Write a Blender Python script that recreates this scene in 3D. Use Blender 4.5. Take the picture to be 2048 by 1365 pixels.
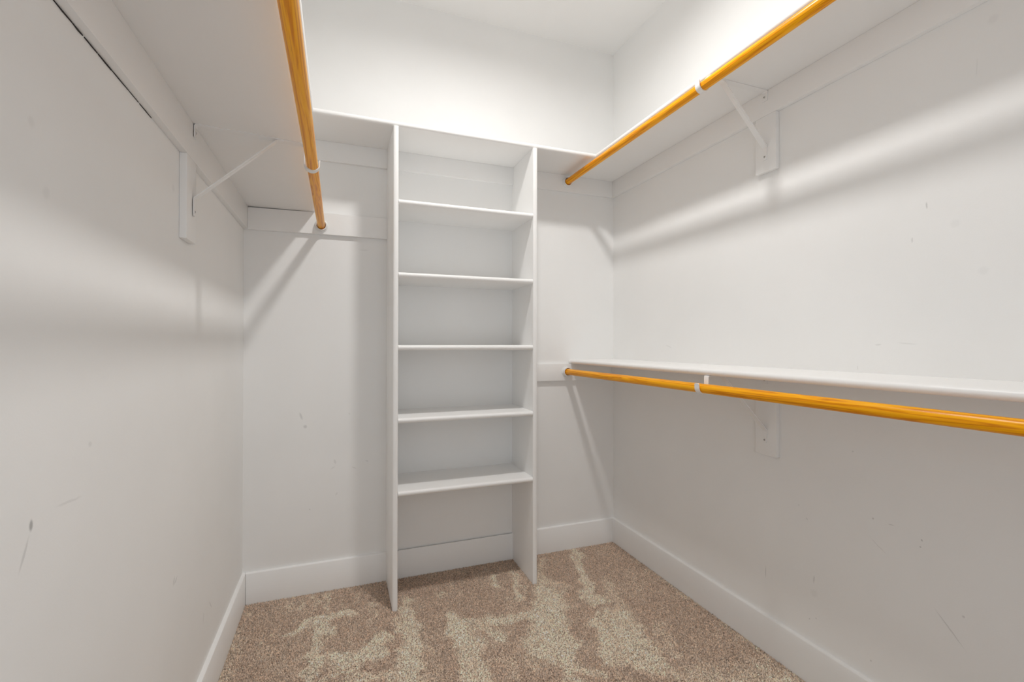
import bpy, bmesh, math, random
import numpy as np
from mathutils import Vector, Matrix

random.seed(7)
rng = np.random.default_rng(7)
scene = bpy.context.scene
for o in list(bpy.data.objects):
    bpy.data.objects.remove(o, do_unlink=True)

# ------------------------------------------------------------------ camera
F_PX, IMG_W, IMG_H = 928.77, 2048.0, 1365.0
CAM = Vector((0.3798, -2.2495, 1.1009))
YAW, PITCH, ROLL = math.radians(-20.4619), math.radians(0.3418), math.radians(0.0598)
_d = Vector((-math.sin(YAW), math.cos(YAW), 0)); _r = Vector((math.cos(YAW), math.sin(YAW), 0)); _u = Vector((0, 0, 1))
D2 = _d*math.cos(PITCH) + _u*math.sin(PITCH); _u2 = -_d*math.sin(PITCH) + _u*math.cos(PITCH)
R3 = _r*math.cos(ROLL) + _u2*math.sin(ROLL); U3 = -_r*math.sin(ROLL) + _u2*math.cos(ROLL)
cam_data = bpy.data.cameras.new('camera')
cam_data.sensor_width = 36.0
cam_data.lens = F_PX/IMG_W*36.0
cam_data.clip_start = 0.02
cam = bpy.data.objects.new('camera', cam_data)
scene.collection.objects.link(cam)
M = Matrix((R3, U3, -D2)).transposed().to_4x4()
M.translation = CAM
cam.matrix_world = M
scene.camera = cam

# ------------------------------------------------------------------ world, light, exposure
world = bpy.data.worlds.new('world'); scene.world = world
world.use_nodes = True
world.node_tree.nodes['Background'].inputs[0].default_value = (0.75, 0.81, 0.88, 1)
world.node_tree.nodes['Background'].inputs[1].default_value = 1.3
LIGHT = Vector((0.955, -0.97, 2.705))       # the closet's ceiling lamp
GLOBE_R, GLOBE_D = 0.072, 0.006
LAMP_STRENGTH = 268.0
scene.view_settings.view_transform = 'Standard'
scene.view_settings.look = 'None'
scene.view_settings.gamma = 1.0
scene.view_settings.use_curve_mapping = False
scene.view_settings.exposure = 0.23
try:
    scene.cycles.max_bounces = 9
    scene.cycles.diffuse_bounces = 8
    scene.cycles.glossy_bounces = 3
    scene.cycles.sample_clamp_indirect = 6.0
except Exception:
    pass

def at(px, py, ax, val):
    """point where the ray of a photo pixel meets the plane  axis == val"""
    v = D2 + R3*((px-1024)/F_PX) + U3*((682.5-py)/F_PX)
    k = (val-CAM[ax])/v[ax]
    return CAM + v*k

# ------------------------------------------------------------------ measures (metres)
W, H = 1.8279, 2.7318          # width, ceiling height
YF = -2.62                     # front end of the closet
FL = -0.008                    # carpet backing level
BBH, BBT = 0.1264, 0.0136      # baseboard
CT = 0.0169                    # cleat thickness
ST = 0.0217                    # shelf thickness
TOP_B, TOP_T = 2.0082, 2.0300  # upper shelf underside / top
TOP_D = 0.2767
CLEAT_B = 1.920
X1, X2, PT = 0.5902, 1.2198, 0.0214   # tower side panels (left faces), thickness
PD = 0.2785
LOW_B, LOW_T, LOW_D = 0.9942, 1.0162, 0.2824
LS_B = 1.6854                  # left lower shelf underside
LS_D = 0.2835
LC_B = 1.5869
ROD_R = 0.0158

# ------------------------------------------------------------------ materials
def newmat(name):
    m = bpy.data.materials.new(name); m.use_nodes = True
    nt = m.node_tree
    b = nt.nodes['Principled BSDF']
    return m, nt, b

def paint(name, col, rough, blotch=0.03, bump=0.06, bscale=260.0, marks=(), grain=None):
    m, nt, b = newmat(name)
    N, L = nt.nodes, nt.links
    geo = N.new('ShaderNodeNewGeometry')
    n1 = N.new('ShaderNodeTexNoise'); n1.inputs['Scale'].default_value = 2.3; n1.inputs['Detail'].default_value = 5
    L.new(geo.outputs['Position'], n1.inputs['Vector'])
    mr = N.new('ShaderNodeMapRange'); mr.inputs['From Min'].default_value = 0.3; mr.inputs['From Max'].default_value = 0.7
    mr.inputs['To Min'].default_value = 1-blotch; mr.inputs['To Max'].default_value = 1+blotch*0.4
    L.new(n1.outputs['Fac'], mr.inputs['Value'])
    fac = mr.outputs['Result']
    if marks:
        nz = N.new('ShaderNodeTexNoise'); nz.inputs['Scale'].default_value = 45.0; nz.inputs['Detail'].default_value = 4
        L.new(geo.outputs['Position'], nz.inputs['Vector'])
        sb = N.new('ShaderNodeVectorMath'); sb.operation = 'SUBTRACT'; sb.inputs[1].default_value = (0.5, 0.5, 0.5)
        L.new(nz.outputs['Color'], sb.inputs[0])
        sc = N.new('ShaderNodeVectorMath'); sc.operation = 'SCALE'; sc.inputs['Scale'].default_value = 0.005
        L.new(sb.outputs[0], sc.inputs[0])
        ad = N.new('ShaderNodeVectorMath'); ad.operation = 'ADD'
        L.new(geo.outputs['Position'], ad.inputs[0]); L.new(sc.outputs[0], ad.inputs[1])
        for (c, rot, size, strength) in marks:
            mp = N.new('ShaderNodeMapping'); mp.vector_type = 'TEXTURE'
            mp.inputs['Location'].default_value = c
            mp.inputs['Rotation'].default_value = rot
            mp.inputs['Scale'].default_value = size
            L.new(ad.outputs[0], mp.inputs['Vector'])
            ln = N.new('ShaderNodeVectorMath'); ln.operation = 'LENGTH'
            L.new(mp.outputs[0], ln.inputs[0])
            r = N.new('ShaderNodeMapRange'); r.interpolation_type = 'SMOOTHSTEP'
            r.inputs['From Min'].default_value = 0.35; r.inputs['From Max'].default_value = 1.0
            r.inputs['To Min'].default_value = 1-strength*0.75; r.inputs['To Max'].default_value = 1.0
            L.new(ln.outputs['Value'], r.inputs['Value'])
            mu = N.new('ShaderNodeMath'); mu.operation = 'MULTIPLY'
            L.new(fac, mu.inputs[0]); L.new(r.outputs['Result'], mu.inputs[1])
            fac = mu.outputs[0]
    cs = N.new('ShaderNodeVectorMath'); cs.operation = 'SCALE'
    cs.inputs[0].default_value = col
    L.new(fac, cs.inputs['Scale'])
    L.new(cs.outputs[0], b.inputs['Base Color'])
    b.inputs['Roughness'].default_value = rough
    b.inputs['Specular IOR Level'].default_value = 0.35
    n2 = N.new('ShaderNodeTexNoise'); n2.inputs['Scale'].default_value = bscale; n2.inputs['Detail'].default_value = 3
    if grain is not None:
        mp = N.new('ShaderNodeMapping'); mp.inputs['Scale'].default_value = grain
        L.new(geo.outputs['Position'], mp.inputs['Vector']); L.new(mp.outputs[0], n2.inputs['Vector'])
    else:
        L.new(geo.outputs['Position'], n2.inputs['Vector'])
    bp = N.new('ShaderNodeBump'); bp.inputs['Strength'].default_value = bump; bp.inputs['Distance'].default_value = 0.002
    L.new(n2.outputs['Fac'], bp.inputs['Height'])
    L.new(bp.outputs['Normal'], b.inputs['Normal'])
    return m

WHITE = (0.882, 0.882, 0.873)
TRIM = (0.889, 0.887, 0.878)

def wall_marks(ax, val, items):
    """items: (px0,py0,px1,py1,width_m,strength): scuffs seen on a wall, from where they show"""
    out = []
    for (a, b_, c, d, w, s) in items:
        p, q = at(a, b_, ax, val), at(c, d, ax, val)
        ctr = (p+q)/2; v = q-p; half = max(v.length/2, w)
        if ax == 0:      # wall in YZ : rotate about X
            ang = math.atan2(v.z, v.y) if v.length > 1e-5 else 0
            out.append((tuple(ctr), (ang, 0, 0), (1.0, half, w), s))
        else:            # wall in XZ : rotate about Y
            ang = math.atan2(v.z, v.x) if v.length > 1e-5 else 0
            out.append((tuple(ctr), (0, -ang, 0), (half, 1.0, w), s))
    return out

marks_left = wall_marks(0, 0.0, [
    (63, 1036, 61, 1068, .005, .60), (61, 1062, 34, 1160, .0035, .22), (104, 1018, 170, 990, .003, .12),
    (350, 1150, 346, 1175, .004, .35), (356, 1150, 347, 1174, .0035, .25), (408, 1222, 406, 1252, .003, .30),
    (418, 1202, 424, 1218, .003, .25), (92, 386, 93, 386, .012, .07), (346, 376, 347, 377, .012, .07),
    (62, 243, 63, 244, .010, .07), (175, 888, 185, 890, .006, .12)])
marks_back = wall_marks(1, 0.0, [
    (598, 824, 606, 842, .006, .22), (608, 850, 613, 858, .010, .26), (668, 918, 672, 930, .006, .16),
    (672, 932, 660, 940, .004, .12), (730, 922, 738, 923, .002, .30), (702, 934, 714, 938, .002, .22),
    (670, 992, 676, 985, .004, .14), (618, 1018, 621, 1021, .003, .25), (716, 500, 740, 501, .0018, .20),
    (698, 826, 700, 830, .006, .10)])
marks_right = wall_marks(0, W, [
    (1853, 402, 1854, 420, .0028, .30), (1824, 474, 1825, 488, .003, .20), (1910, 447, 1911, 448, .014, .05),
    (1966, 541, 1967, 542, .014, .05), (1748, 690, 1765, 689, .003, .15), (1790, 685, 1840, 690, .0022, .12),
    (1715, 730, 1716, 742, .002, .15), (1330, 690, 1345, 697, .003, .14), (1843, 1078, 1845, 1084, .003, .40),
    (1840, 1094, 1842, 1096, .003, .40), (1745, 1036, 1747, 1040, .004, .30), (1775, 1048, 1790, 1053, .002, .25),
    (1862, 1208, 1938, 1312, .0022, .25), (1926, 1233, 1928, 1236, .004, .25), (1532, 1130, 1531, 1160, .002, .30),
    (1629, 1150, 1627, 1170, .003, .25), (1627, 1185, 1628, 1190, .016, .06), (1735, 1070, 1778, 1115, .0018, .15),
    (1705, 902, 1707, 905, .003, .25), (1618, 1237, 1620, 1240, .003, .30), (1631, 1236, 1633, 1239, .003, .25),
    (1741, 1320, 1743, 1324, .003, .30), (1597, 1010, 1598, 1012, .003, .20), (1612, 1035, 1616, 1042, .003, .18),
    (1983, 36, 1990, 40, .014, .06), (1955, 110, 1952, 160, .0022, .07)])
M_WALL_B = paint('wall_paint_back', WHITE, 0.62, marks=marks_back)
M_WALL_L = paint('wall_paint_left', WHITE, 0.62, marks=marks_left)
M_WALL_R = paint('wall_paint_right', WHITE, 0.62, marks=marks_right)
M_WALL = paint('wall_paint', WHITE, 0.62)
M_CEIL = paint('ceiling_paint', (0.866, 0.864, 0.855), 0.8, blotch=0.02)
M_TRIMX = paint('trim_paint_along_x', TRIM, 0.38, blotch=0.025, bump=0.12, bscale=90.0, grain=(0.06, 1, 1))
M_TRIMY = paint('trim_paint_along_y', TRIM, 0.38, blotch=0.025, bump=0.12, bscale=90.0, grain=(1, 0.06, 1))
M_TRIMZ = paint('trim_paint_along_z', TRIM, 0.38, blotch=0.025, bump=0.12, bscale=90.0, grain=(1, 1, 0.06))
M_METAL = paint('white_enamel', (0.87, 0.866, 0.858), 0.3, blotch=0.02, bump=0.02)

def simple(name, col, rough):
    m, nt, b = newmat(name)
    b.inputs['Base Color'].default_value = (*col, 1); b.inputs['Roughness'].default_value = rough
    return m
M_DARK = simple('joint_dark', (0.035, 0.03, 0.026), 0.9)
M_PLASTIC = simple('white_plastic', (0.80, 0.80, 0.79), 0.3)
M_SCREW = simple('painted_screw', (0.70, 0.69, 0.66), 0.4)
M_SLOT = simple('screw_slot', (0.12, 0.11, 0.10), 0.6)

def wood():
    m, nt, b = newmat('varnished_pine')
    N, L = nt.nodes, nt.links
    tc = N.new('ShaderNodeTexCoord')
    mp = N.new('ShaderNodeMapping'); mp.inputs['Scale'].default_value = (70, 2.2, 70)
    L.new(tc.outputs['Object'], mp.inputs['Vector'])
    oi = N.new('ShaderNodeObjectInfo')
    ad = N.new('ShaderNodeVectorMath'); ad.operation = 'ADD'
    L.new(mp.outputs[0], ad.inputs[0])
    sc = N.new('ShaderNodeVectorMath'); sc.operation = 'SCALE'; sc.inputs['Scale'].default_value = 1.7
    L.new(oi.outputs['Location'], sc.inputs[0]); L.new(sc.outputs[0], ad.inputs[1])
    n = N.new('ShaderNodeTexNoise'); n.inputs['Scale'].default_value = 1.0; n.inputs['Detail'].default_value = 4; n.inputs['Distortion'].default_value = 0.6
    L.new(ad.outputs[0], n.inputs['Vector'])
    ml = N.new('ShaderNodeMath'); ml.operation = 'MULTIPLY'; ml.inputs[1].default_value = 4.5
    L.new(n.outputs['Fac'], ml.inputs[0])
    fr = N.new('ShaderNodeMath'); fr.operation = 'PINGPONG'; fr.inputs[1].default_value = 0.5
    L.new(ml.outputs[0], fr.inputs[0])
    cr = N.new('ShaderNodeValToRGB')
    e = cr.color_ramp.elements
    e[0].position = 0.0; e[0].color = (0.70, 0.225, 0.001, 1)
    e[1].position = 0.22; e[1].color = (0.93, 0.385, 0.002, 1)
    e2 = cr.color_ramp.elements.new(0.5); e2.color = (1.0, 0.47, 0.004, 1)
    L.new(fr.outputs[0], cr.inputs['Fac'])
    L.new(cr.outputs['Color'], b.inputs['Base Color'])
    b.inputs['Roughness'].default_value = 0.30
    b.inputs['Specular IOR Level'].default_value = 0.25
    bp = N.new('ShaderNodeBump'); bp.inputs['Strength'].default_value = 0.08; bp.inputs['Distance'].default_value = 0.001
    L.new(fr.outputs[0], bp.inputs['Height']); L.new(bp.outputs['Normal'], b.inputs['Normal'])
    return m
M_WOOD = wood()

def carpet_mat():
    m, nt, b = newmat('carpet_fibre')
    N, L = nt.nodes, nt.links
    at_ = N.new('ShaderNodeAttribute'); at_.attribute_name = 'tuft'
    L.new(at_.outputs['Color'], b.inputs['Base Color'])
    b.inputs['Roughness'].default_value = 0.95
    b.inputs['Specular IOR Level'].default_value = 0.1
    return m
M_CARPET = carpet_mat()

def backing_mat():
    m, nt, b = newmat('carpet_backing')
    N, L = nt.nodes, nt.links
    geo = N.new('ShaderNodeNewGeometry')
    n = N.new('ShaderNodeTexNoise'); n.inputs['Scale'].default_value = 220
    L.new(geo.outputs['Position'], n.inputs['Vector'])
    cr = N.new('ShaderNodeValToRGB')
    cr.color_ramp.elements[0].color = (0.42, 0.31, 0.235, 1); cr.color_ramp.elements[1].color = (0.62, 0.49, 0.385, 1)
    L.new(n.outputs['Fac'], cr.inputs['Fac']); L.new(cr.outputs['Color'], b.inputs['Base Color'])
    b.inputs['Roughness'].default_value = 1.0
    return m
M_BACKING = backing_mat()

def glow():
    m, nt, b = newmat('lit_opal_glass')
    b.inputs['Base Color'].default_value = (0.9, 0.9, 0.88, 1)
    b.inputs['Emission Color'].default_value = (1.0, 0.978, 0.952, 1)
    b.inputs['Emission Strength'].default_value = LAMP_STRENGTH
    return m
M_GLOW = glow()

# ------------------------------------------------------------------ mesh helpers
def link(name, me, mat, parent=None):
    o = bpy.data.objects.new(name, me)
    scene.collection.objects.link(o)
    if mat is not None:
        me.materials.append(mat)
    if parent is not None:
        o.parent = parent
        o.matrix_parent_inverse = Matrix.Identity(4)
    return o

def from_bm(name, bm, mat, parent=None, smooth=False, origin=None):
    bmesh.ops.recalc_face_normals(bm, faces=bm.faces)
    if origin is not None:
        bmesh.ops.translate(bm, verts=bm.verts, vec=-Vector(origin))
    me = bpy.data.meshes.new(name); bm.to_mesh(me); bm.free()
    if smooth:
        for p in me.polygons: p.use_smooth = True
        try: me.set_sharp_from_angle(angle=math.radians(35))
        except Exception: pass
    o = link(name, me, mat, parent)
    if origin is not None:
        o.location = origin
    return o

def box(name, lo, hi, mat, parent=None, bevel=0.0, segs=2):
    bm = bmesh.new()
    bmesh.ops.create_cube(bm, size=1.0)
    lo, hi = Vector(lo), Vector(hi)
    for v in bm.verts:
        v.co = Vector((lo[i] + (v.co[i]+0.5)*(hi[i]-lo[i]) for i in range(3)))
    if bevel:
        bmesh.ops.bevel(bm, geom=list(bm.edges), offset=bevel, segments=segs, affect='EDGES', profile=0.6)
    return from_bm(name, bm, mat, parent, smooth=bool(bevel))

def extrude(name, prof, axis, a, b, place, mat, parent=None, smooth=True):
    """closed 2-D profile swept along an axis from a to b; place(u, v, t) -> xyz"""
    bm = bmesh.new()
    A = [bm.verts.new(place(u, v, a)) for u, v in prof]
    B = [bm.verts.new(place(u, v, b)) for u, v in prof]
    n = len(prof)
    for i in range(n):
        j = (i+1) % n
        bm.faces.new((A[i], A[j], B[j], B[i]))
    bm.faces.new(A[::-1]); bm.faces.new(B)
    return from_bm(name, bm, mat, parent, smooth)

def nosed(depth, zb, zt, n=10, edge=0.0):
    """shelf section: flat board, half-round front at u == depth"""
    r = (zt-zb)/2; zc = (zt+zb)/2
    pts = [(edge, zb), (depth-r, zb)]
    for i in range(1, n):
        t = -math.pi/2 + math.pi*i/n
        pts.append((depth-r + r*math.cos(t), zc + r*math.sin(t)))
    pts += [(depth-r, zt), (edge, zt)]
    return pts

def shelf_x(name, x0, x1, depth, zb, zt, mat, parent):       # against the back wall
    return extrude(name, nosed(depth, zb, zt), 0, x0, x1, lambda u, v, t: (t, -u, v), mat, parent)

def shelf_y(name, y0, y1, depth, zb, zt, side, mat, parent):  # against a side wall
    if side == 'left':
        f = lambda u, v, t: (u, t, v)
    else:
        f = lambda u, v, t: (W-u, t, v)
    return extrude(name, nosed(depth, zb, zt), 1, y0, y1, f, mat, parent)

def thing(name, label, cat, loc=(0, 0, 0), group=None):
    o = bpy.data.objects.new(name, None)
    scene.collection.objects.link(o)
    o.empty_display_size = 0.05
    o.location = loc
    o['label'] = label; o['category'] = cat
    if group: o['group'] = group
    return o

def structure(o):
    o['kind'] = 'structure'
    return o

def tube(bm, c0, c1, r0, r1, n=32, cap0=True, cap1=True):
    """frustum between two points (axis any)"""
    c0, c1 = Vector(c0), Vector(c1)
    ax = (c1-c0).normalized()
    s = ax.orthogonal().normalized(); t = ax.cross(s)
    A, B = [], []
    for i in range(n):
        k = 2*math.pi*i/n
        d = s*math.cos(k) + t*math.sin(k)
        A.append(bm.verts.new(c0 + d*r0)); B.append(bm.verts.new(c1 + d*r1))
    for i in range(n):
        j = (i+1) % n
        bm.faces.new((A[i], A[j], B[j], B[i]))
    if cap0: bm.faces.new(A[::-1])
    if cap1: bm.faces.new(B)

def lathe(bm, prof, centre, axis, n=32, close=True):
    """profile of (radius, along) revolved round axis at centre"""
    ax = Vector(axis).normalized(); s = ax.orthogonal().normalized(); t = ax.cross(s); c = Vector(centre)
    rings = []
    for r, h in prof:
        if r < 1e-6:
            rings.append([bm.verts.new(c + ax*h)])
        else:
            rings.append([bm.verts.new(c + ax*h + (s*math.cos(2*math.pi*i/n) + t*math.sin(2*math.pi*i/n))*r) for i in range(n)])
    prs = list(zip(rings[:-1], rings[1:]))
    if close: prs.append((rings[-1], rings[0]))
    for a, b in prs:
        if len(a) == 1 and len(b) == 1: continue
        for i in range(n):
            j = (i+1) % n
            if len(a) == 1: bm.faces.new((a[0], b[j], b[i]))
            elif len(b) == 1: bm.faces.new((a[i], a[j], b[0]))
            else: bm.faces.new((a[i], a[j], b[j], b[i]))

# ------------------------------------------------------------------ the room
T = 0.10
structure(box('floor', (-T, YF-T, FL-0.06), (W+T, T, FL), M_BACKING))
structure(box('ceiling', (-T, YF-T, H), (W+T, T, H+T), M_CEIL))
structure(box('wall_back', (0, 0, FL), (W, T, H), M_WALL_B))
structure(box('wall_left', (-T, YF, FL), (0, T, H), M_WALL_L))
structure(box('wall_right', (W, YF, FL), (W+T, T, H), M_WALL_R))
# unseen front wall; doorway opening added to let world light in as fill
DX0, DX1, DH = 0.16, 1.02, 2.05
wf = structure(thing('wall_front', '', ''))
del wf['category']; del wf['label']
box('wall_section', (-T, YF-T, FL), (DX0, YF, H), M_WALL, wf)
box('wall_section', (DX1, YF-T, FL), (W+T, YF, H), M_WALL, wf)
box('wall_section', (DX0, YF-T, DH), (DX1, YF, H), M_WALL, wf)

def bb_prof(t0=0.0):
    e = 0.0025
    return [(t0, FL), (BBT, FL), (BBT, BBH-e), (BBT-e*0.4, BBH-e*0.35), (BBT-e, BBH), (t0, BBH+0.0012 if t0 == 0 else BBH)]
bb = structure(thing('baseboard_back', 'white painted baseboard along the back wall', 'baseboard'))
del bb['category']; del bb['label']
fx = lambda u, v, t: (t, -u, v)
extrude('board', bb_prof(), 0, BBT+0.0012, X1, fx, M_TRIMX, bb)
extrude('board', bb_prof(0.0062), 0, X1+PT, X2, fx, M_TRIMX, bb)          # stands off the wall inside the tower: gap filled by the dark strip below
extrude('board', bb_prof(), 0, X2+PT, W-BBT, fx, M_TRIMX, bb)
box('dark_joint_strip', (X1+PT, -0.0062, BBH-0.006), (X2, 0, BBH-0.0022), M_DARK, bb)  # solid dark strip standing in for shade inside the gap
box('dark_joint_strip', (BBT, -BBT+0.0012, FL), (BBT+0.0012, 0, BBH-0.004), M_DARK, bb)  # dark strip put in as the shade of the corner gap
structure(extrude('baseboard_left', bb_prof(), 1, YF, 0, lambda u, v, t: (u, t, v), M_TRIMY))
structure(extrude('baseboard_right', bb_prof(), 1, YF, 0, lambda u, v, t: (W-u, t, v), M_TRIMY))

# ------------------------------------------------------------------ fixed shelves and their cleats
B = 0.0016
def cleat(parent, lo, hi, mat):
    return box('cleat', lo, hi, mat, parent, bevel=B)

# upper shelf on the back wall, resting on the tower
s = thing('wall_shelf', 'white upper shelf across the back wall, on top of the shelving tower', 'shelf', group='fixed closet shelves')
shelf_x('board', 0, W, TOP_D, TOP_B, TOP_T, M_TRIMX, s)
cleat(s, (CT, -CT, CLEAT_B), (X1, 0, TOP_B), M_TRIMX)
cleat(s, (X1+PT, -CT, CLEAT_B), (X2, 0, TOP_B), M_TRIMX)
cleat(s, (X2+PT, -CT, CLEAT_B), (W-CT, 0, TOP_B), M_TRIMX)

YS = -(TOP_D - 0.0109)
s = thing('wall_shelf', 'white upper shelf along the right wall, above the higher of two rods', 'shelf', group='fixed closet shelves')
shelf_y('board', YF, YS, 0.2776, TOP_B, TOP_T, 'right', M_TRIMY, s)
cleat(s, (W-CT, YF, CLEAT_B), (W, 0, TOP_B), M_TRIMY)

s = thing('wall_shelf', 'white topmost shelf on the left wall, above the other left-wall shelf', 'shelf', group='fixed closet shelves')
shelf_y('board', YF, YS, 0.2826, TOP_B, TOP_T, 'left', M_TRIMY, s)
cleat(s, (0, YF, CLEAT_B), (CT, 0, TOP_B), M_TRIMY)

s = thing('wall_shelf', 'white lower shelf along the left wall with a wooden rod hung beneath it', 'shelf', group='fixed closet shelves')
shelf_y('board', YF, -0.0005, LS_D, LS_B, LS_B+ST, 'left', M_TRIMY, s)
cleat(s, (0, YF, LC_B), (CT, 0, LS_B), M_TRIMY)
# cleat on the back wall, its top edge slipping away from the shelf towards the corner
bm = bmesh.new()
vs = []
for y in (-CT, 0):
    for x, z in ((CT, LC_B), (X1, LC_B+0.003), (X1, LS_B-0.0005), (0.29, LS_B-0.0007), (CT, LS_B-0.0055)):
        vs.append(bm.verts.new((x, y, z)))
n = 5
bm.faces.new(vs[:n]); bm.faces.new(vs[n:][::-1])
for i in range(n):
    j = (i+1) % n
    bm.faces.new((vs[i], vs[n+i], vs[n+j], vs[j]))
bmesh.ops.bevel(bm, geom=list(bm.edges), offset=0.0010, segments=1, affect='EDGES')
from_bm('cleat', bm, M_TRIMX, s)
# open caulk joint under the cleat on the left wall
bm = bmesh.new()
y = -1.66
while y < -1.06:
    l = random.uniform(0.02, 0.07); w = random.uniform(0.0012, 0.0032)*(1.0 if y < -1.2 else 0.7)
    z0 = LC_B - 0.0002
    pr = [(y, z0), (y+l, z0), (y+l, z0-w*random.uniform(.3, 1)), (y+l*.5, z0-w), (y, z0-w*random.uniform(.3, .9))]
    a = [bm.verts.new((0.0, p, q)) for p, q in pr]; b_ = [bm.verts.new((0.0012, p, q)) for p, q in pr]
    bm.faces.new(a); bm.faces.new(b_[::-1])
    for i in range(5):
        j = (i+1) % 5
        bm.faces.new((a[i], b_[i], b_[j], a[j]))
    y += l + random.uniform(0.001, 0.008)
from_bm('dark_joint_strip', bm, M_DARK, s)

s = thing('wall_shelf', 'white waist-high shelf along the right wall', 'shelf', group='fixed closet shelves')
shelf_y('board', YF, -0.0005, LOW_D, LOW_B, LOW_T, 'right', M_TRIMY, s)
cleat(s, (W-CT, YF, 0.9035), (W, 0, LOW_B), M_TRIMY)
cleat(s, (X2+PT, -CT, 0.9035), (W-CT, 0, LOW_B), M_TRIMX)

# ------------------------------------------------------------------ shelving tower
t = thing('shelving_tower', 'tall narrow white open shelving tower standing against the back wall', 'shelving', (0.915, -0.14, 0))
off = Vector(t.location)
def panel(x0):
    r = PT/2; xc = x0 + r; n = 10
    prof = [(x0, 0.0), (x0, PD-r*0.55)]
    for i in range(1, n):
        k = math.pi - math.pi*i/n
        prof.append((xc + r*math.cos(k), PD-r*0.55 + r*0.55*math.sin(k)))
    prof += [(x0+PT, PD-r*0.55), (x0+PT, 0.0)]
    return extrude('side_panel', prof, 2, FL, TOP_B-0.0003, lambda u, v, z: (u-off.x, -v-off.y, z), M_TRIMZ, t)
panel(X1); panel(X2)
for zt in (1.7050, 1.3997, 1.0946, 0.7897, 0.4850):
    prof = nosed(PD, zt-ST, zt)
    extrude('shelf', prof, 0, X1+PT, X2, lambda u, v, x: (x-off.x, -u-off.y, v), M_TRIMX, t)

# ------------------------------------------------------------------ rods
def rod(label, x, z, y_end=YF):
    y0 = -CT - 0.002
    t = thing('closet_rod', label, 'closet rod', (x, y0, z), group='wooden closet rods')
    bm = bmesh.new()
    tube(bm, (0, 0, 0), (0, y_end-y0+0.002, 0), ROD_R, ROD_R, n=48)
    from_bm('pole', bm, M_WOOD, t, smooth=True)
    for yy, d in ((-CT-y0, -1), (y_end-y0, 1)):
        bm = bmesh.new()
        ri, ro = ROD_R+0.0030, 0.0240
        lathe(bm, [(0.0, 0.0), (0.0288, 0.0), (0.0288, 0.0026), (ro+0.0008, 0.0045), (ro, 0.0165), (ro-0.0012, 0.0180), (ri+0.001, 0.0180), (ri, 0.0165), (ri, 0.0012), (0.0, 0.0012)],
              (0, yy, 0), (0, d, 0), n=40, close=False)
        from_bm('end_socket', bm, M_PLASTIC, t, smooth=True)
    return t
RU = (1.5271, 1.9694); RL = (1.5257, 0.9516); RLF = (0.3055, 1.6257)
rod('golden wooden rod hung under the left wall shelf', *RLF)
rod('golden wooden rod under the upper right wall shelf', *RU)
rod('golden wooden rod under the waist-high right wall shelf', *RL)

# ------------------------------------------------------------------ brackets
def ribbon(path, width, th, y0=0.0, round_end=0):
    """bent flat bar: path of (u, z) points (centre line), width along y"""
    bm = bmesh.new()
    P = [Vector((u, 0, z)) for u, z in path]
    n = len(P)
    rows = []
    for i in range(n):
        a = (P[i]-P[i-1]).normalized() if i > 0 else (P[1]-P[0]).normalized()
        b = (P[i+1]-P[i]).normalized() if i < n-1 else a
        tg = (a+b).normalized()
        nr = Vector((-tg.z, 0, tg.x))
        k = 1.0/max(0.5, a.dot(tg))
        w = width/2
        if round_end and i == n-1: w *= 0.62
        if round_end > 1 and i == 0: w *= 0.62
        rows.append([bm.verts.new(P[i] + nr*(s1*th/2*k) + Vector((0, y0+s2*w, 0))) for s1, s2 in ((1, -1), (1, 1), (-1, 1), (-1, -1))])
    for a, b in zip(rows[:-1], rows[1:]):
        for i in range(4):
            j = (i+1) % 4
            bm.faces.new((a[i], a[j], b[j], b[i]))
    bm.faces.new(rows[0][::-1]); bm.faces.new(rows[-1])
    return bm

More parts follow.
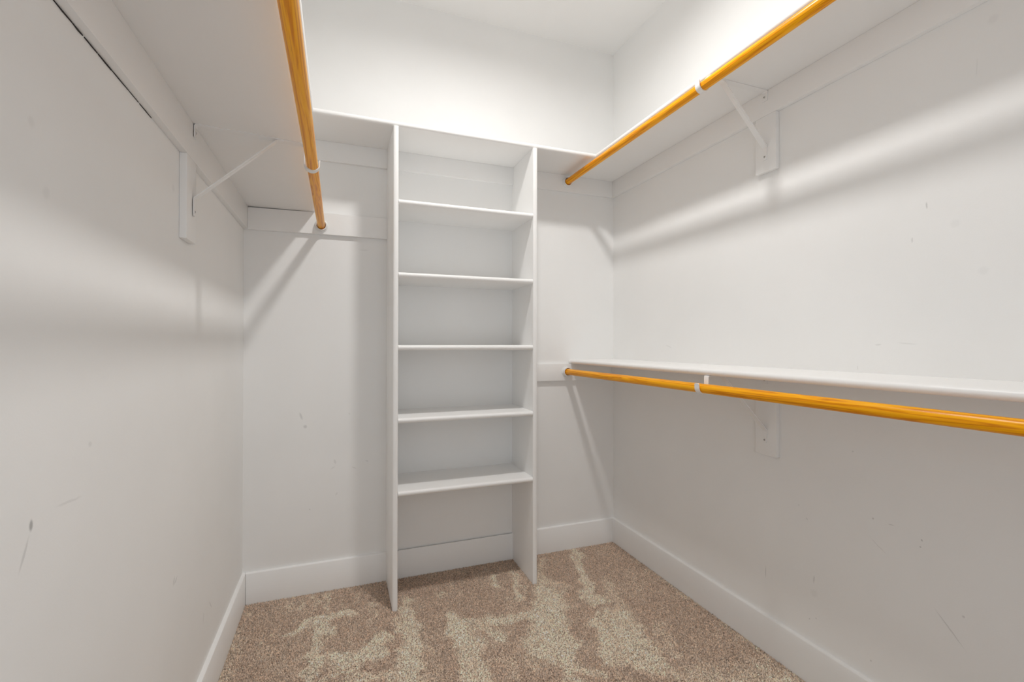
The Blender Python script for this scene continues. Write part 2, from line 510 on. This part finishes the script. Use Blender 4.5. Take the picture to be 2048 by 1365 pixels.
def bracket(label, origin, side, rod_u, rod_z, yaw=0.0, lean=0.0, block=None):
    """origin: where the bracket meets cleat face and shelf underside; u points into the room"""
    t = thing('shelf_bracket', label, 'bracket', origin, group='rod and shelf brackets')
    sgn = 1 if side == 'left' else -1
    rot = Matrix.Rotation(yaw, 4, 'Z') @ Matrix.Rotation(lean, 4, 'X')
    def put(name, bm, mat, parent=t, smooth=False):
        for v in bm.verts:
            v.co = rot @ Vector((v.co.x*sgn, v.co.y, v.co.z))
        return from_bm(name, bm, mat, parent, smooth)
    wd, th = 0.0235, 0.0024
    hth = 0.0030
    R = ROD_R + 0.0030 + hth/2
    hz = rod_z + 0.0030 - 0.0002
    e = th/2 + 0.0003
    u1 = rod_u - R
    # arm under the shelf, bent down at the wall into a tab
    arm = [(e, -0.036), (e, -0.006), (e+0.0012, -e-0.0015), (e+0.004, -e), (u1-0.006, -e)]
    put('arm', ribbon(arm, wd, th, round_end=0), M_METAL)
    # hook that carries the rod
    hk = [(u1-0.006, -e), (u1-0.002, -e-0.0010), (u1, -e-0.0045), (u1, hz)]
    for i in range(1, 17):
        k = math.pi + math.pi*i/16
        hk.append((rod_u + R*math.cos(k), hz + R*math.sin(k)))
    hk += [(rod_u+R, hz+0.007), (rod_u+R+0.0008, hz+0.0125), (rod_u+R+0.001, hz+0.0145)]
    put('hook', ribbon(hk, 0.0205, hth, round_end=1), M_METAL, smooth=True)
    # diagonal brace bent down onto the wall
    br = [(0.214, -e-th*0.9), (0.200, -e-th), (0.194, -e-th-0.003), (0.010, -0.1935), (e+0.001, -0.2005), (e, -0.206), (e, -0.2475)]
    put('brace', ribbon(br, 0.0205, 0.0030, round_end=1), M_METAL)
    # stiffening rib along the brace
    a, b = Vector((0.150, 0, -0.0505)), Vector((0.030, 0, -0.1705))
    rb = ribbon([(a.x+0.0012, a.z-0.0012), (b.x+0.0012, b.z-0.0012)], 0.010, 0.003)
    put('rib', rb, M_METAL)
    for zz in (-0.022, -0.236):
        bm = bmesh.new()
        lathe(bm, [(0, e+th/2), (0.0048, e+th/2), (0.0044, e+th/2+0.0011), (0.0022, e+th/2+0.0017), (0.0, e+th/2+0.0018)], (0, 0, zz), (1, 0, 0), n=20, close=False)
        sc = put('screw', bm, M_SCREW, smooth=True)
        bm = bmesh.new()
        for dy, dz in ((0.0028, 0.0006), (0.0006, 0.0028)):
            bmesh.ops.create_cube(bm, size=1.0, matrix=Matrix.Translation((e+th/2+0.0016, 0, zz)) @ Matrix.Diagonal((0.0008, dy*2, dz*2, 1)))
        put('slot', bm, M_SLOT, parent=sc)
    if block:
        y0, y1, z0, z1 = block
        x0, x1 = (-CT, 0.0) if side == 'left' else (0.0, CT)
        box('mounting_block', (x0, y0-origin[1], z0-origin[2]), (x1, y1-origin[1], z1-origin[2]), M_TRIMZ, t, bevel=0.0022)
    return t

bracket('white metal bracket bracing the left wall shelf and its rod', (CT, -0.792, LS_B), 'left',
        RLF[0]-CT, RLF[1]-LS_B, yaw=math.radians(6.5), lean=math.radians(-3.0), block=(-0.856, -0.7725, 1.3690, LC_B))
bracket('white metal bracket bracing the upper right wall shelf and its rod', (W-CT, -1.0095, TOP_B), 'right',
        W-CT-RU[0], RU[1]-TOP_B, block=(-1.0530, -0.9685, 1.7185, CLEAT_B))
bracket('white metal bracket bracing the waist-high right wall shelf and its rod', (W-CT, -1.0070, LOW_B), 'right',
        W-CT-RL[0], RL[1]-LOW_B, block=(-1.0530, -0.9650, 0.7030, 0.9035))

# ------------------------------------------------------------------ ceiling lamp (just above the frame)
t = thing('ceiling_light', 'round flush ceiling lamp with a white trim ring', 'ceiling light', (LIGHT.x, LIGHT.y, H))
bm = bmesh.new()
RIM = 0.017
zr = LIGHT.z - H                                    # rim of the glass
lathe(bm, [(0.0, 0.0), (GLOBE_R+0.012, 0.0), (GLOBE_R+0.016, zr-RIM+0.006), (GLOBE_R+0.013, zr-RIM), (GLOBE_R+0.009, zr-RIM), (GLOBE_R+0.001, zr-0.002), (GLOBE_R+0.001, zr+0.004), (0.0, zr+0.004)], (0, 0, 0), (0, 0, 1), n=48, close=False)
from_bm('base', bm, M_METAL, t, smooth=True)
bm = bmesh.new()
pf = []
for i in range(0, 17):
    k = math.pi/2*i/16
    pf.append((GLOBE_R*math.sin(k) if i else 0.0, zr - GLOBE_D*math.cos(k)))
lathe(bm, pf, (0, 0, 0), (0, 0, 1), n=48, close=False)
from_bm('diffuser', bm, M_GLOW, t, smooth=True)

# ------------------------------------------------------------------ carpet pile
def floor_pts(z0, sc, lst):
    return [tuple(at(z0[0]+x*sc, z0[1]+y*sc, 2, 0.0))[:2] for x, y in lst]
def fw(z0, sc, x, y, w):
    a, b = at(z0[0]+(x-w/2)*sc, z0[1]+y*sc, 2, 0.0), at(z0[0]+(x+w/2)*sc, z0[1]+y*sc, 2, 0.0)
    return (a-b).length
strokes = []   # (segment, half width, strength)
def stroke(z0, sc, pts, w, s=1.0):
    P = floor_pts(z0, sc, pts)
    hw = fw(z0, sc, pts[0][0], pts[0][1], w)/2
    if len(P) == 1: P = P*2
    for a, b in zip(P[:-1], P[1:]): strokes.append((a, b, hw, s))
ZA, SA = (420, 1080), 540/2048
for pts, w, s in [
    ([(560, 718), (640, 690), (760, 620), (900, 565), (1080, 545)], 80, 1), ([(850, 600), (860, 700)], 130, 1), ([(850, 700), (790, 850), (770, 1060)], 95, .9),
    ([(960, 880), (1080, 900), (1200, 840), (1300, 740)], 150, 1), ([(1010, 950), (1150, 900)], 120, .9), ([(1320, 800), (1260, 860)], 90, .9),
    ([(930, 1040), (1060, 1010), (1150, 970)], 70, .8), ([(1090, 1065), (1250, 1030), (1430, 1010)], 90, .85),
    ([(1490, 460), (1500, 560)], 110, .8), ([(1500, 560), (1520, 760), (1520, 1070)], 150, 1), ([(1400, 590), (1450, 640)], 70, .7),
    ([(1850, 580), (1910, 760), (1970, 950), (2020, 1080)], 120, 1), ([(1960, 640), (2040, 900)], 130, .9), ([(1745, 425)], 80, .7), ([(290, 545)], 70, .6),
    ([(585, 480), (585, 530)], 24, .6), ([(690, 470), (680, 540)], 26, .7), ([(810, 430), (800, 510)], 28, .7), ([(905, 410), (880, 530)], 50, .7),
    ([(1240, 470), (1255, 630)], 16, .7), ([(1130, 390), (1120, 470)], 22, .5), ([(1020, 480), (1030, 520)], 26, .5), ([(420, 690), (400, 780)], 24, .4),
    ([(200, 700), (60, 1060)], 110, .28)]:
    stroke(ZA, SA, pts, w, s)
ZB, SB = (900, 1060), 740/2048
for pts, w, s in [
    ([(225, 250), (280, 312)], 42, .9), ([(348, 225), (362, 290), (372, 380)], 32, .85), ([(405, 310), (430, 350)], 24, .6),
    ([(690, 105), (740, 230), (780, 330), (810, 395)], 46, .95), ([(820, 390), (860, 380)], 90, 1), ([(760, 350), (800, 400)], 80, .9),
    ([(540, 350), (560, 480), (580, 600)], 170, 1), ([(620, 540), (660, 680)], 90, .95), ([(480, 560), (470, 640), (540, 690)], 120, .95),
    ([(640, 680), (680, 830)], 70, .9), ([(730, 770), (840, 790)], 80, .75),
    ([(120, 510), (300, 490), (450, 470)], 90, .85), ([(60, 560), (110, 680), (150, 820)], 110, .95), ([(20, 520), (70, 640)], 60, .8), ([(200, 540), (290, 600)], 80, .8),
    ([(830, 470), (850, 600), (880, 700)], 90, .95), ([(930, 470), (1020, 600), (1110, 730)], 150, 1), ([(880, 500), (940, 690)], 130, .8),
    ([(880, 300), (950, 420)], 70, .45), ([(1170, 520), (1210, 660)], 80, .45), ([(1210, 660), (1260, 700)], 60, .5),
    ([(945, 735), (950, 835)], 14, .7), ([(1135, 765), (1135, 840)], 14, .7), ([(1230, 760), (1245, 840)], 30, .55),
    ([(500, 150), (500, 270)], 44, .5), ([(520, 280), (600, 330)], 120, .55), ([(560, 760), (450, 740)], 80, .3), ([(300, 740), (340, 820)], 90, .3),
    ([(1000, 130), (1200, 290), (1420, 440), (1650, 610), (1950, 830)], 34, .5)]:
    stroke(ZB, SB, pts, w, s)

def vnoise(x, y, f, seed):
    r = np.random.default_rng(seed); g = r.random((256, 256))
    X, Y = x*f, y*f
    i, j = np.floor(X).astype(int), np.floor(Y).astype(int)
    u, v = X-i, Y-j
    u = u*u*(3-2*u); v = v*v*(3-2*v)
    G = lambda a, b: g[a % 256, b % 256]
    return (G(i, j)*(1-u)+G(i+1, j)*u)*(1-v) + (G(i, j+1)*(1-u)+G(i+1, j+1)*u)*v

pitch = 0.0043
gx = np.arange(BBT+0.001, W-BBT, pitch); gy = np.arange(YF+0.003, -BBT-0.0005, pitch)
X, Y = np.meshgrid(gx, gy); X = X.ravel(); Y = Y.ravel()
X = X + rng.normal(0, pitch*0.33, X.size); Y = Y + rng.normal(0, pitch*0.33, Y.size)
keep = (X > BBT) & (X < W-BBT) & (Y < -BBT) & (Y > YF)
for x0 in (X1, X2):
    keep &= ~((X > x0-0.001) & (X < x0+PT+0.001) & (Y > -PD-0.001))
X, Y = X[keep], Y[keep]; n = X.size
dx = (vnoise(X, Y, 22, 1)-.5)*.045 + (vnoise(X, Y, 70, 2)-.5)*.022
dy = (vnoise(X, Y, 22, 3)-.5)*.045 + (vnoise(X, Y, 70, 4)-.5)*.022
PX, PY = X+dx, Y+dy
mask = np.zeros(n)
for (a, b, hw, s) in strokes:
    ax, ay = a; bx, by = b
    ex, ey = bx-ax, by-ay; L2 = ex*ex+ey*ey+1e-12
    k = np.clip(((PX-ax)*ex+(PY-ay)*ey)/L2, 0, 1)
    d = np.hypot(PX-(ax+k*ex), PY-(ay+k*ey))
    soft = max(0.022, hw*0.95)
    m = np.clip((hw+soft*0.55-d)/soft, 0, 1); m = m*m*(3-2*m)*s
    mask = np.maximum(mask, m)
# vacuum lines: beyond what shows, the marks go on in the same manner
far = np.clip((-Y-0.95)/0.2, 0, 1)
strip = np.clip((vnoise(PX, PY*0.35, 7.5, 11)-.5)*6, 0, 1)
mask = np.maximum(mask, far*strip)
mask = np.clip(mask*0.88 + (vnoise(X, Y*0.5, 16, 8)-.5)*.36 + (vnoise(X, Y, 45, 9)-.5)*.30, 0, 1)
dark = np.array([0.62, 0.475, 0.372]); lite = np.array([0.935, 0.795, 0.635])
col = dark*(1-mask[:, None]) + lite*mask[:, None]
tone = np.clip(rng.normal(1.0, 0.24, n), 0.40, 1.65)
warm = rng.normal(0, 0.035, n)
col = col*tone[:, None]
col[:, 0] *= 1+warm; col[:, 2] *= 1-warm
col = np.clip(col, 0.05, 0.97)
ang = rng.uniform(0, 2*np.pi, n)
hgt = rng.uniform(0.0050, 0.0085, n)
rad = rng.uniform(0.0026, 0.0038, n)
lean_a = rng.uniform(0, 2*np.pi, n); lean_r = rng.uniform(0, 0.0035, n)
V = np.zeros((n, 4, 3), np.float32)
for q in range(3):
    V[:, q, 0] = X + rad*np.cos(ang+q*2.0944); V[:, q, 1] = Y + rad*np.sin(ang+q*2.0944); V[:, q, 2] = FL+0.0025
V[:, 3, 0] = X + lean_r*np.cos(lean_a); V[:, 3, 1] = Y + lean_r*np.sin(lean_a); V[:, 3, 2] = FL+hgt
V[:, :, 0] = np.clip(V[:, :, 0], BBT+0.0002, W-BBT-0.0002); V[:, :, 1] = np.clip(V[:, :, 1], YF+0.0002, -BBT-0.0002)
base = (np.arange(n)*4)[:, None]
tri = np.stack([base+np.array([0, 1, 3]), base+np.array([1, 2, 3]), base+np.array([2, 0, 3])], 1).reshape(-1, 3).astype(np.int32)
me = bpy.data.meshes.new('carpet_pile')
me.vertices.add(n*4); me.vertices.foreach_set('co', V.ravel())
me.loops.add(tri.size); me.loops.foreach_set('vertex_index', tri.ravel())
me.polygons.add(len(tri)); me.polygons.foreach_set('loop_start', np.arange(0, tri.size, 3, dtype=np.int32))
at_c = me.attributes.new('tuft', 'FLOAT_COLOR', 'POINT')
cc = np.ones((n, 4, 4), np.float32); cc[:, :, :3] = col[:, None, :]; cc[:, :3, :3] *= 0.96  # tuft bases coloured slightly darker, as shade between tufts
at_c.data.foreach_set('color', cc.ravel())
me.update(calc_edges=True); me.validate()
pile = link('carpet_pile', me, M_CARPET)
pile['kind'] = 'stuff'; pile['category'] = 'carpet'
pile['label'] = 'brown and beige cut-pile carpet with brushed vacuum marks covering the floor'
